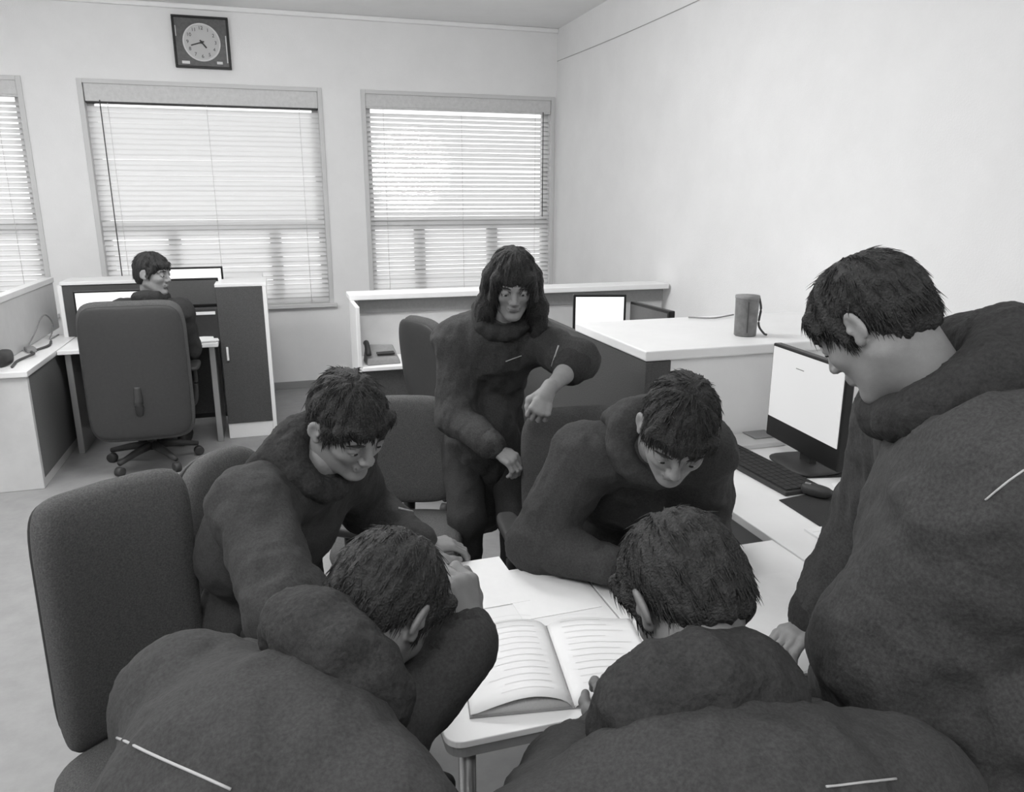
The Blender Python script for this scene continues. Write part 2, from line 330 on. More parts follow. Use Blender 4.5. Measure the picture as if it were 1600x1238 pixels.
# ------------------------------------------------------------------ office chairs
def office_chair(label, loc, rz, back_w=.46, back_h=.56, back_z=.82, t_=.07, m='chair', arms=True, recl=.1, p=5., group=None, bend=.03, taper=.0, seat_w=.5, wedge=0.):
    c = thing('office_chair', label, 'chair', (loc[0], loc[1], 0), rz, group)          # faces +y
    mt = Matrix.Translation((0, -.24, back_z)) @ Matrix.Rotation(recl, 4, 'X')
    bm = bmesh.new(); pad(bm, back_w, back_h, t_, mt, p, 26, bend=bend, taper=taper)
    if wedge:
        for v in bm.verts: v.co.z += wedge*v.co.x*max(0, (v.co.z-back_z)/(back_h/2))
    mesh_obj('backrest', bm, M[m], c, True)
    bm = bmesh.new(); pad(bm, back_w*.96, back_h*.94, .03, Matrix.Translation((0, -.24-t_*.5, back_z)) @ Matrix.Rotation(recl, 4, 'X'), p, 20, bend=bend); mesh_obj('back_shell', bm, M['plast'], c, True)
    bm = bmesh.new(); pad(bm, seat_w, .48, .1, Matrix.Translation((0, .02, .44)) @ Matrix.Rotation(PI/2, 4, 'X'), 4.5, 22); mesh_obj('seat', bm, M[m], c, True)
    T('back_bracket', M['plast'], curve_pts([(0, 0, .38), (0, -.22, .38), (0, -.31, .46), (0, -.295, .6)]), .026, c)
    if arms:
        for s in (-1, 1):
            a = T('arm_support', M['plast'], curve_pts([(s*.2, 0, .39), (s*.29, 0, .4), (s*.31, .0, .52), (s*.31, .0, .64)]), .017, c)
            bm = bmesh.new(); pad(bm, .08, .27, .035, Matrix.Translation((s*.31, .02, .655)) @ Matrix.Rotation(PI/2, 4, 'X'), 3.5, 12); mesh_obj('armrest', bm, M['plast'], c, True)
    bm = bmesh.new(); lathe(bm, [(.03, .1), (.03, .26), (.022, .262), (.022, .4)], 16); mesh_obj('gas_column', bm, M['plast'], c, True)
    for k in range(5):
        a = 2*PI*k/5+.3; e = Vector((math.cos(a), math.sin(a), 0))
        l = T('base_leg', M['plast'], [e*.02+Vector((0, 0, .13)), e*.15+Vector((0, 0, .115)), e*.29+Vector((0, 0, .085))], [.03, .024, .016], c)
        bm = bmesh.new(); q = Matrix.Translation(e*.29+Vector((0, 0, .032))) @ Matrix.Rotation(a, 4, 'Z') @ Matrix.Rotation(PI/2, 4, 'X'); lathe(bm, [(.024, -.022), (.032, -.018), (.032, .018), (.024, .022)], 14, mtx=q)
        mesh_obj('caster', bm, M['plast'], l, True)
    return c
def zrot(dx, dy): return math.atan2(dy, dx)-PI/2
CH_A = office_chair('large dark office chair seen from behind at the far desk', (-.875, 5.42), zrot(.0, 1), .63, .90, .685, .1, recl=-.02, p=7)
CH_B = office_chair('grey round-topped office chair standing right in front of the cubicle desk', (.99, 4.22), zrot(.9, .35), .46, .52, .86, .09, m='chairl', p=3.2)
CH_C = office_chair('big dark empty office chair with broad flat back nearest the floor edge', (-.285, 1.69), zrot(.56, -.83), .36, .66, .78, .10, recl=-.03, p=8, arms=False)
CH_C2 = office_chair('dark office chair with rounded back behind the big flat-backed chair', (0.0, 2.20), zrot(.82, -.57), .42, .5, .76, .08, p=2.8)
CH_G = office_chair('dark empty armless office chair beside the long-haired person', (.40, 2.80), zrot(-.3, -1), .46, .46, .73, .08, m='chair', p=4, arms=False)
CH_D = office_chair('dark office chair under the person with light back piping', (-.36, .62), zrot(.86, .5), .44, .3, .62, .06, recl=-.2)
CH_E = office_chair('grey office chair behind the person facing the camera', (1.02, 2.28), zrot(-.1, -1), .46, .48, .76, .08, m='chairl', p=5)
CH_F = office_chair('dark office chair under the person in the black hood', (.62, .28), zrot(-.1, 1), .44, .3, .62, .06, recl=-.2)

# ------------------------------------------------------------------ back-centre workstation
pw = thing('cubicle_partition', 'pale cubicle partition with bright white ledge under the corner window', 'partition', (.47, 4.95, 0))
B('panel', M['whiteg'], 0, 2.2, 0, .04, .06, 1.12, pw); B('ledge', M['edge'], -.03, 2.22, -.06, .16, 1.12, 1.155, pw); B('top_band', M['mgrey'], .03, 2.2, -.012, 0, 1.03, 1.12, pw, 0)
B('end_panel', M['white'], -.025, .0, -.36, .04, 0, 1.12, pw)
cd = thing('cubicle_desk', 'white-edged desk with grey front carrying the small office device', 'desk', (.47, 4.58, 0))
B('desk_top', M['edge'], .0, .9, 0, .365, .725, .75, cd); B('front_panel', M['fab'], 0, .9, .03, .05, .02, .725, cd, 0)
dv = thing('desk_telephone', 'small grey desk device with dark ridged top on the cubicle desk', 'telephone', (.60, 4.70, .75), .05)
bm = bmesh.new(); vs = [bm.verts.new(p) for p in ((-.1, -.07, 0), (.11, -.07, 0), (.11, .09, 0), (-.1, .09, 0), (-.095, -.06, .035), (.1, -.06, .03), (.09, .08, .10), (-.085, .08, .11))]
for f in ((0, 3, 2, 1), (4, 5, 6, 7), (0, 1, 5, 4), (1, 2, 6, 5), (2, 3, 7, 6), (3, 0, 4, 7)): bm.faces.new([vs[i] for i in f])
mesh_obj('body', bm, M['mgrey'], dv, bev=.008)
T('handset', M['plast'], curve_pts([(-.085, -.05, .065), (-.085, -.03, .085), (-.08, .05, .12), (-.08, .08, .115)]), .017, dv); B('key_panel', M['plast'], -.03, .08, -.03, .04, .062, .067, dv, 0, Matrix.Rotation(.1, 4, 'X'))
# ------------------------------------------------------------------ right-hand cabinet block with the long dark screen
sp = thing('fabric_screen', 'long dark grey fabric screen standing against the white-topped cabinet', 'partition', (1.40, 2.70, 0))
B('panel', M['fab'], 0, .028, 0, 1.85, .04, 1.11, sp); B('foot', M['plast'], -.01, .04, .02, 1.83, 0, .04, sp, 0)
wc = thing('storage_cabinet', 'broad white-topped storage cabinet carrying the tin tumbler', 'cabinet', (1.43, 2.72, 0))
B('body', M['white'], .0, 1.26, .0, .73, .0, 1.11, wc); B('top', M['white'], -.035, 1.26, -.025, .74, 1.113, 1.155, wc, .006); B('end_strip', M['fab'], -.028, .085, -.014, -.001, .05, 1.11, wc, .002)
cu = thing('tumbler', 'grey metal tumbler with a dark seam on the white cabinet top', 'tumbler', (1.985, 2.90, 1.155))
bm = bmesh.new(); lathe(bm, [(.044, 0), (.048, .004), (.049, .08), (.051, .17), (.052, .178), (.047, .178), (.046, .16)], 32); mesh_obj('body', bm, M['tin'], cu, True)
bm = bmesh.new(); lathe(bm, [(.0525, .166), (.0535, .172), (.0525, .179)], 32); mesh_obj('rim', bm, M['mgrey'], cu, True)
T('dark_seam', M['cord'], [(-.022, -.0475, .02), (-.024, -.0485, .10), (-.026, -.049, .155)], .0025, cu, 6)
T('handle', M['cord'], curve_pts([(.046, -.02, .17), (.056, -.024, .12), (.052, -.022, .05), (.075, -.03, .012), (.09, -.034, .004)]), .005, cu, 6)
monitor('monitor', 'far monitor with blank white screen beside the long-haired person\'s shoulder', (1.75, 3.97, .75), -.30, .30, .27, .20, M['screen2'], cat='monitor')
dm = monitor('monitor', 'dark-faced monitor turned sideways behind the white cabinet top', (1.93, 3.72, .75), -PI/2+.05, .42, .27, .16, M['screend'])
fd = thing('back_desk', 'white desk behind the storage cabinet carrying two monitors', 'desk', (1.44, 3.47, 0))
B('desk_top', M['white'], 0, 1.25, 0, 1.0, .72, .75, fd); B('side_panel', M['white'], 1.2, 1.23, .02, .98, 0, .72, fd); B('side_panel', M['white'], .02, .05, .02, .98, 0, .72, fd)
T('cable', M['mgrey'], curve_pts([(2.0, 3.42, 1.16), (2.1, 3.35, 1.162), (2.25, 3.4, 1.165)], 12), .004, None, 6)
tag(bpy.data.objects['cable.002'] if 'cable.002' in bpy.data.objects else None, 'short thin cable on the white cabinet top behind the monitors', 'cable')

# ------------------------------------------------------------------ right-hand desk along the wall
rd = thing('wall_desk', 'long white desk along the wall under the large lit monitor', 'desk', (1.383, .2, 0))
B('desk_top', M['table'], 0, 1.3, 0, 2.5, .72, .75, rd, .003); B('end_panel', M['white'], .02, 1.3, 2.46, 2.49, 0, .72, rd); B('end_panel', M['white'], .02, 1.3, .02, .05, 0, .72, rd); B('back_panel', M['white'], 1.26, 1.28, .05, 2.46, .2, .72, rd, 0)
B('leg', M['metal'], .03, .07, 1.2, 1.24, 0, .72, rd)
mm = monitor('monitor', 'large lit monitor on the wall desk facing the standing person', (1.862, 2.316, .75), -PI/2-.09, .475, .38, .06, M['screen'], chin=.085, bez=.011)
B('screen_mark', M['mgrey'], -.06, -.01, -.0045, -.003, .372, .375, mm, 0)
def slab(name, label, cat, pts, z0, z1, m, bev=.002):
    bm = bmesh.new(); lo = [bm.verts.new((x, y, z0)) for x, y in pts]; hi = [bm.verts.new((x, y, z1)) for x, y in pts]
    n = len(pts); bm.faces.new(lo[::-1]); bm.faces.new(hi)
    for i in range(n): bm.faces.new((lo[i], lo[(i+1) % n], hi[(i+1) % n], hi[i]))
    bmesh.ops.recalc_face_normals(bm, faces=bm.faces)
    return tag(mesh_obj(name, bm, m, bev=bev), label, cat)
def keyboard(label, loc, rz, w, d, rows, cols):
    t = thing('keyboard', label, 'keyboard', loc, rz); B('case', M['plast'], -w/2, w/2, -d/2, d/2, 0, .016, t, .004)
    bm = bmesh.new(); sx, sy = (w-.02)/cols, (d-.02)/rows
    for r in range(rows):
        for c in range(cols):
            x, y = -w/2+.01+sx*c, -d/2+.01+sy*r; box(bm, x+.0015, x+sx-.0015, y+.0015, y+sy-.0015, .015, .022)
    o = mesh_obj('keys', bm, M['pad'], t); o['kind'] = 'stuff'; return t
keyboard('long black keyboard lying along the desk in front of the lit monitor', (1.70, 2.33, .7505), PI/2+.03, .52, .16, 5, 16)
slab('mouse_pad', 'black mouse pad below the lit monitor base', 'mouse pad', [(1.785, 2.2), (2.08, 2.14), (2.13, 2.38), (1.83, 2.44)], .7505, .754, M['pad'])
slab('mouse_pad', 'black square mouse pad nearest the standing person\'s coat', 'mouse pad', [(1.585, 2.045), (1.82, 2.075), (1.80, 1.84), (1.575, 1.815)], .7505, .7545, M['pad'])
ms = thing('computer_mouse', 'small black mouse between keyboard and the near mouse pad', 'mouse', (1.73, 2.04, .755), .5)
bm = bmesh.new(); pad(bm, .06, .105, .034, Matrix.Translation((0, 0, .017)) @ Matrix.Rotation(PI/2, 4, 'X'), 2.4, 12); mesh_obj('shell', bm, M['plast'], ms, True); B('wheel', M['mgrey'], -.004, .004, .02, .04, .03, .038, ms, .001)
bm = bmesh.new(); vs = []
for j in range(9):
    for i in range(7): vs.append(bm.verts.new((1.84+.16*i/6+.01*math.sin(j), 1.93+.18*j/8, .7515+.012*math.sin(i*1.3+j*.9)**2)))
for j in range(8):
    for i in range(6): bm.faces.new((vs[j*7+i], vs[j*7+i+1], vs[j*7+i+8], vs[j*7+i+7]))
tag(mesh_obj('crumpled_paper', bm, M['paper'], None, True), 'crumpled white paper between the two mouse pads', 'paper')
nb = thing('notepad', 'ruled notepad corner sticking out beside the standing person', 'notepad', (1.58, 1.69, .7502))
B('pages', M['paper'], -.07, .13, -.13, .125, 0, .006, nb, 0)
for k in range(9): B('ruled_line', M['print'], -.06, .12, -.12+.027*k, -.117+.027*k, .006, .0065, nb, 0)
bx = thing('desk_box', 'low pale box behind the keyboard by the cabinet front', 'box', (1.87, 2.62, .7505), .0)
B('body', M['whiteg'], -.11, .11, -.075, .075, 0, .02, bx); B('lid', M['mgrey'], 0, .112, -.02, .077, .02, .026, bx)

# ------------------------------------------------------------------ meeting tables
t1 = thing('meeting_table', 'white meeting table with rounded corner under the open book', 'table', (.245, 1.205, 0))
def rtop(parent, x0, x1, y0, y1, z0, z1, r, m, corners):
    bm = bmesh.new(); pts = []
    for k, (cx, cy, a0) in enumerate(((x0, y0, PI), (x1, y0, 1.5*PI), (x1, y1, 0), (x0, y1, PI/2))):
        if k in corners:
            sx = 1 if k in (0, 3) else -1; sy = 1 if k in (0, 1) else -1
            for i in range(7): a = a0+PI/2*i/6; pts.append((cx+sx*r+r*math.cos(a), cy+sy*r+r*math.sin(a)))
        else: pts.append((cx, cy))
    lo = [bm.verts.new((x, y, z0)) for x, y in pts]; hi = [bm.verts.new((x, y, z1)) for x, y in pts]; n = len(pts)
    bm.faces.new(lo[::-1]); bm.faces.new(hi)
    for i in range(n): bm.faces.new((lo[i], lo[(i+1) % n], hi[(i+1) % n], hi[i]))
    return bm
mesh_obj('table_top', rtop(t1, 0, .5, 0, .635, .735, .75, .035, M['table'], (0, 3)), M['table'], t1, bev=.002)
mesh_obj('top_edging', rtop(t1, .004, .496, .004, .631, .712, .735, .033, M['tedge'], (0, 3)), M['tedge'], t1)
for x in (.05, .45):
    for y in (.05, .58): T('leg', M['metal'], [(x, y, 0), (x, y, .715)], .018, t1)
t2 = thing('meeting_table', 'white meeting table joined to the wall desk beside the hooded person', 'table', (.75, 1.205, 0))
mesh_obj('table_top', rtop(t2, .0, .627, 0, .585, .735, .7495, .02, M['table'], ()), M['table'], t2, bev=.002)
mesh_obj('top_edging', rtop(t2, .004, .623, .004, .581, .712, .735, .02, M['tedge'], ()), M['tedge'], t2)
for x in (.05, .58):
    for y in (.05, .53): T('leg', M['metal'], [(x, y, 0), (x, y, .715)], .018, t2)
# open book
def book():
    t = thing('open_book', 'large open book with a curling left page on the meeting table', 'book', (.512, 1.236, .7505), math.radians(-9)); HY = .30
    B('cover', M['tedge'], -.21, .21, -.004, HY+.004, 0, .003, t, 0)
    def zl(u):    # height profile from the spine outwards
        return .006+.026*math.sin(min(1, u*1.6)*PI*.5)*(1-u)**1.15+.004*(1-u)
    for s, nm in ((-1, 'left'), (1, 'right')):
        bm = bmesh.new(); nx, ny = 16, 6; g = []
        for j in range(ny+1):
            for i in range(nx+1):
                u = i/nx; z = zl(u)*(1.15 if s < 0 else .8)-(.010*math.exp(-(u/.05)**2))
                g.append(bm.verts.new((s*u*.205, HY*j/ny, z)))
        lo = [bm.verts.new((v.co.x, v.co.y, .003)) for v in g]
        for j in range(ny):
            for i in range(nx):
                a = j*(nx+1)+i; q = (a, a+1, a+nx+2, a+nx+1)
                bm.faces.new([g[k] for k in (q if s > 0 else q[::-1])])
        for i in range(nx):
            for a, b in ((i, i+1), (ny*(nx+1)+i+1, ny*(nx+1)+i)): bm.faces.new((g[a], g[b], lo[b], lo[a]))
        for j in range(ny): a, b = j*(nx+1)+nx, (j+1)*(nx+1)+nx; bm.faces.new((g[a], g[b], lo[b], lo[a]))
        bmesh.ops.recalc_face_normals(bm, faces=bm.faces)
        mesh_obj('page_block', bm, M['pages'], t, True)
        bm = bmesh.new(); g = []
        lift = .012 if s < 0 else .0012
        for j in range(ny+1):
            for i in range(nx+1):
                u = i/nx; L = lift*math.sin(PI*min(1, u*1.05))*(1-.65*j/ny)
                z = zl(u)*(1.15 if s < 0 else .8)-(.010*math.exp(-(u/.05)**2))+.0012+L
                g.append(bm.verts.new((s*u*.208, -.003+(HY+.004)*j/ny, z)))
        for j in range(ny):
            for i in range(nx):
                a = j*(nx+1)+i; q = (a, a+1, a+nx+2, a+nx+1); bm.faces.new([g[k] for k in (q if s > 0 else q[::-1])])
        pg = mesh_obj('page', bm, M['paper'], t, True)
        md = pg.modifiers.new('thick', 'SOLIDIFY'); md.thickness = .0007; md.offset = 1
    bm = bmesh.new()
    for s in (-1, 1):
        for k in range(13):
            u0, u1 = .16, .88; y = .03+.024*k
            zz = lambda u: zl(u)*(1.15 if s < 0 else .8)+.0026+((.012 if s < 0 else .0012)*math.sin(PI*min(1, u*1.05))*(1-.65*y/HY))
            st = 8; w = .0013
            L = random.uniform(.6, 1)
            for i in range(st):
                a = u0+(u1-u0)*L*i/st; b = u0+(u1-u0)*L*(i+1)/st
                bm.faces.new([bm.verts.new(p) for p in ((s*a*.208, y-w, zz(a)), (s*b*.208, y-w, zz(b)), (s*b*.208, y+w, zz(b)), (s*a*.208, y+w, zz(a)))])
    o = mesh_obj('printed_lines', bm, M['print'], t); o['kind'] = 'stuff'
book()
def sheet(label, x, y, w, h, rz, z, m='paper'):
    t = B('paper_sheet', M[m], -w/2, w/2, -h/2, h/2, 0, .0012, None, 0); t.location = (x, y, z); t.rotation_euler = (0, 0, rz); return tag(t, label, 'paper')
sheet('white paper sheet overhanging the far table edge by the bent cheek', .455, 1.79, .21, .26, .03, .7512)
sheet('large white paper sheet between the open book and table seam', .62, 1.70, .21, .24, .02, .7505)
sheet('loose white paper on the table beside the standing person\'s hand', 1.13, 1.40, .30, .42, -.05, .7505)
sheet('small white slip under the standing person\'s fingers', .99, 1.25, .10, .12, .2, .752)

# ------------------------------------------------------------------ people: signed-distance bodies meshed with surface nets
def vnoise(P, scale, seed=0):
    Q = P*scale+seed*17.13; I = np.floor(Q).astype(np.int64); F = Q-I; F = F*F*(3-2*F)
    def h(i, j, k):
        n = (i*73856093) ^ (j*19349663) ^ (k*83492791) ^ (seed*2654435); n = (n ^ (n >> 13))*1274126177; n &= 0x7fffffff
        return (n % 65536)/32768.0-1
    r = 0
    for a in (0, 1):
        for b in (0, 1):
            for c in (0, 1):
                w = (F[:, 0] if a else 1-F[:, 0])*(F[:, 1] if b else 1-F[:, 1])*(F[:, 2] if c else 1-F[:, 2])
                r = r+w*h(I[:, 0]+a, I[:, 1]+b, I[:, 2]+c)
    return r
A_ = lambda v: np.array(v, dtype=np.float64)
def unit(v): v = A_(v); return v/(np.linalg.norm(v)+1e-12)
class Sdf:
    def __init__(s): s.ops = []
    def cone(s, a, b, ra, rb, k=.02, sub=False, flat=None):
        s.ops.append(('c', A_(a), A_(b), ra, rb, k, sub, flat)); return s
    def ell(s, c, r, R=None, k=.02, sub=False):
        s.ops.append(('e', A_(c), A_(r), (np.eye(3) if R is None else np.array(R)), 0, k, sub, None)); return s
    def chain(s, pts, rs, k=.015):
        for a, b, ra, rb in zip(pts, pts[1:], rs, rs[1:]): s.cone(a, b, ra, rb, k)
        return s
    def bounds(s):
        lo, hi = [], []
        for o in s.ops:
            if o[6]: continue
            if o[0] == 'c': r = max(o[3], o[4]); lo.append(np.minimum(o[1], o[2])-r); hi.append(np.maximum(o[1], o[2])+r)
            else: r = o[2].max(); lo.append(o[1]-r); hi.append(o[1]+r)
        return np.min(lo, 0), np.max(hi, 0)
    def mesh(s, h):
        lo, hi = s.bounds(); lo = lo-4*h; n = np.ceil((hi+4*h-lo)/h).astype(int)+1
        G = np.full(n, .08, dtype=np.float32)
        for o in s.ops:
            k = o[5]; r = (max(o[3], o[4]) if o[0] == 'c' else o[2].max()); m = r+k+3*h+.012
            a = np.minimum(o[1], o[2])-m if o[0] == 'c' else o[1]-m; b = np.maximum(o[1], o[2])+m if o[0] == 'c' else o[1]+m
            i0 = np.clip(np.floor((a-lo)/h).astype(int), 0, n); i1 = np.clip(np.ceil((b-lo)/h).astype(int)+1, 0, n)
            if np.any(i1 <= i0): continue
            X = (lo[0]+h*np.arange(i0[0], i1[0]))[:, None, None]; Y = (lo[1]+h*np.arange(i0[1], i1[1]))[None, :, None]; Z = (lo[2]+h*np.arange(i0[2], i1[2]))[None, None, :]
            if o[0] == 'c':
                d = o[2]-o[1]; L = max(d@d, 1e-9); px, py, pz = X-o[1][0], Y-o[1][1], Z-o[1][2]
                t = np.clip((px*d[0]+py*d[1]+pz*d[2])/L, 0, 1)
                D = np.sqrt((px-t*d[0])**2+(py-t*d[1])**2+(pz-t*d[2])**2)-(o[3]+(o[4]-o[3])*t)
            else:
                R = o[3]; px, py, pz = X-o[1][0], Y-o[1][1], Z-o[1][2]
                q = [px*R[i][0]+py*R[i][1]+pz*R[i][2] for i in range(3)]
                k0 = np.sqrt(sum((q[i]/o[2][i])**2 for i in range(3)))+1e-9; k1 = np.sqrt(sum((q[i]/o[2][i]**2)**2 for i in range(3)))+1e-9
                D = k0*(k0-1)/k1
            D = D.astype(np.float32); sl = tuple(slice(i0[i], i1[i]) for i in range(3)); g = G[sl]
            if o[6]: D = -D; hh = np.maximum(k-np.abs(g-D), 0)/k; G[sl] = np.maximum(g, D)+hh*hh*k*.25
            else: hh = np.maximum(k-np.abs(g-D), 0)/k; G[sl] = np.minimum(g, D)-hh*hh*k*.25
        S = G < 0
        c = S[:-1, :-1, :-1].astype(np.int8)
        c = sum(S[i:n[0]-1+i, j:n[1]-1+j, l:n[2]-1+l].astype(np.int8) for i in (0, 1) for j in (0, 1) for l in (0, 1))
        ix = np.argwhere((c > 0) & (c < 8)); idm = np.full(c.shape, -1, dtype=np.int32); idm[tuple(ix.T)] = np.arange(len(ix))
        acc = np.zeros((len(ix), 3)); cnt = np.zeros(len(ix))
        cor = [(i, j, l) for i in (0, 1) for j in (0, 1) for l in (0, 1)]
        val = {q: G[ix[:, 0]+q[0], ix[:, 1]+q[1], ix[:, 2]+q[2]] for q in cor}
        for q in cor:
            for ax in range(3):
                if q[ax]: continue
                p = list(q); p[ax] = 1; v0, v1 = val[q], val[tuple(p)]; e = (v0 < 0) != (v1 < 0)
                t = v0[e]/(v0[e]-v1[e]); P = np.tile(A_(q), (e.sum(), 1)); P[:, ax] = t
                acc[e] += P; cnt[e] += 1
        V = lo+h*(ix+acc/np.maximum(cnt, 1)[:, None])
        Fs = []
        for ax in range(3):
            u, v = (ax+1) % 3, (ax+2) % 3
            a = [slice(None)]*3; b = [slice(None)]*3; a[ax] = slice(0, -1); b[ax] = slice(1, None)
            e = S[tuple(a)] != S[tuple(b)]; pos = np.argwhere(e); pos = pos[(pos[:, u] > 0) & (pos[:, v] > 0) & (pos[:, u] < n[u]-1) & (pos[:, v] < n[v]-1)]
            ins = S[tuple(pos.T)]; q = []
            for du, dv in ((1, 1), (0, 1), (0, 0), (1, 0)):
                w = pos.copy(); w[:, u] -= du; w[:, v] -= dv; q.append(idm[tuple(w.T)])
            q = np.stack(q, 1); q[~ins] = q[~ins][:, ::-1]; Fs.append(q)
        return V, np.concatenate(Fs)
def vnormals(V, F):
    fn = np.cross(V[F[:, 2]]-V[F[:, 0]], V[F[:, 3]]-V[F[:, 1]]); n = np.zeros_like(V)
    for i in range(4): np.add.at(n, F[:, i], fn)
    return n/(np.linalg.norm(n, axis=1)[:, None]+1e-12)
def npmesh(name, parts, m, parent, root):
    off = 0; VV, FF = [], []
    for V, F in parts: VV.append(V); FF.append(F+off); off += len(V)
    V = np.concatenate(VV)-A_(root); F = np.concatenate(FF)
    me = bpy.data.meshes.new(name); me.vertices.add(len(V)); me.vertices.foreach_set('co', V.astype(np.float32).ravel())
    me.loops.add(F.size); me.loops.foreach_set('vertex_index', F.astype(np.int32).ravel())
    me.polygons.add(len(F)); me.polygons.foreach_set('loop_start', np.arange(0, F.size, 4, dtype=np.int32))
    me.polygons.foreach_set('use_smooth', np.ones(len(F), dtype=bool)); me.update(calc_edges=True); me.materials.append(m)
    o = bpy.data.objects.new(name, me); link(o, parent)
    if parent is None: o.location = root
    return o
def headframe(yaw, pitch, roll):
    y, p, r = map(math.radians, (yaw, pitch, roll))
    f = A_((math.cos(y)*math.cos(p), math.sin(y)*math.cos(p), math.sin(p))); l = A_((-math.sin(y), math.cos(y), 0)); u = np.cross(f, l)
    l2 = l*math.cos(r)+u*math.sin(r); return np.stack([f, l2, np.cross(f, l2)])       # rows: forward, left, up
def ik(S, Wt, pole, a, b):
    S, Wt = A_(S), A_(Wt); d = Wt-S; L = np.linalg.norm(d)
    if L > (a+b)*.995: Wt = S+d/L*(a+b)*.995; d = Wt-S; L = np.linalg.norm(d)
    x = (a*a-b*b+L*L)/(2*L); hh = math.sqrt(max(a*a-x*x, 0)); u = d/L; p = A_(pole); p = p-u*(p@u); p = unit(p)
    return S+u*x+p*hh, Wt
def hand_ops(s, Wr, d, n, thumb_side, curl, spread=1., thumb=.5, k=.006):
    """Wr wrist, d finger direction, n back-of-hand normal, thumb_side +1/-1 along cross(n,d)"""
    d = unit(d); n = A_(n); n = unit(n-d*(n@d)); y = np.cross(n, d)*thumb_side; Wr = A_(Wr)
    L = lambda a, b, c: Wr+d*a+y*b+n*c
    s.cone(L(-.02, 0, 0), L(.02, .004, 0), .024, .024, .012); s.cone(L(.015, .012, 0), L(.075, .018, 0), .017, .014, .01); s.cone(L(.015, -.012, 0), L(.072, -.022, -.002), .016, .0125, .01); s.cone(L(.02, 0, 0), L(.078, 0, .002), .017, .014, .01)
    for j, (yy, ls) in enumerate(((.030, (.040, .025, .02)), (.010, (.045, .028, .021)), (-.010, (.041, .026, .02)), (-.029, (.033, .02, .018)))):
        p = L(.082-(.006 if j == 3 else 0)-(.003 if j == 0 else 0), yy, .002); fd = unit(d+y*(yy*2.2*spread)); rs = (.0092, .0085, .0078, .0065)
        s.cone(L(.05, yy*.8, 0), p, .012, .0105, .008); ang = 0
        for q, l in enumerate(ls):
            ang += math.radians(curl[j] if isinstance(curl, (list, tuple)) else curl)*(1, 1.15, .8)[q]
            p2 = p+(fd*math.cos(ang)-n*math.sin(ang))*l; s.cone(p, p2, rs[q], rs[q+1], k); p = p2
    q0, q1 = L(.02, .022, -.006), L(.048, .045+.01*(1-thumb), -.014-.012*thumb)
    q2 = q1+(d*.75+y*(.55-.75*thumb)-n*.25*thumb)*.032; q3 = q2+(d*.9+y*(.25-.8*thumb)-n*.3*thumb)*.024
    s.chain([q0, q1, q2, q3], [.016, .0125, .0105, .0085], .008)
def head_ops(s, C, H, fs=1.):
    P = lambda x, y, z: A_(C)+(H[0]*x+H[1]*y+H[2]*z)*fs
    E = lambda c, r, k=.02, sub=False: s.ell(P(*c), A_(r)*fs, H, k, sub)
    E((-.014, 0, .034), (.096, .075, .083)); E((.026, 0, -.035), (.060, .056, .080), .03)
    for q in (-1, 1):
        s.cone(P(-.004, q*.050, -.055), P(.062, q*.014, -.102), .018*fs, .016*fs, .03)
        E((.052, q*.034, -.022), (.028, .024, .022), .02); s.cone(P(.080, q*.012, .026), P(.066, q*.046, .022), .010*fs, .008*fs, .015)
    E((.071, 0, -.101), (.018, .02, .015), .015)
    for q in (-1, 1): E((.096, q*.032, .006), (.017, .019, .0115), .012, True)
    for q in (-1, 1): E((.0735, q*.032, .0055), (.0135, .0155, .0115), .004)
    s.cone(P(.083, 0, .014), P(.103, 0, -.024), .0075*fs, .0105*fs, .012)
    for q in (-1, 1): E((.094, q*.0125, -.03), (.0105, .0075, .0075), .006)
    s.cone(P(.085, -.018, -.0545), P(.085, .018, -.0545), .0055*fs, .0055*fs, .008); s.cone(P(.092, -.008, -.0535), P(.092, .008, -.0535), .004*fs, .004*fs, .008)
    s.cone(P(.085, -.015, -.0655), P(.085, .015, -.0655), .0065*fs, .0065*fs, .008); s.cone(P(.1015, -.022, -.0598), P(.1015, .022, -.0598), .0062*fs, .0062*fs, .004, True)
    for q in (-1, 1):
        a = math.radians(24)*q; ef = H[0]*math.cos(a)-H[1]*math.sin(a); el = H[0]*math.sin(a)+H[1]*math.cos(a); tl = math.radians(-10)
        R = np.stack([ef*math.cos(tl)+H[2]*math.sin(tl), el, H[2]*math.cos(tl)-ef*math.sin(tl)])
        EE = lambda c, r, k, sub=False: s.ell(P(*c), A_(r)*fs, R, k, sub)
        EE((-.012, q*.083, .0), (.0185, .0070, .029), .005); EE((-.006, q*.0895, .004), (.0105, .0062, .0185), .004, True); EE((-.002, q*.080, -.025), (.009, .0065, .010), .006); EE((.003, q*.081, -.002), (.004, .005, .007), .004)
    return P
def wrinkle(V, F, amp, scale, seed, aniso=None):
    n = vnormals(V, F); Q = V if aniso is None else V*A_(aniso)
    w = vnoise(Q, scale, seed); r = 1-np.abs(w)*2; r2 = vnoise(Q, scale*2.3, seed+3); return V+n*((r*.7+r2*.45)*amp)[:, None], F

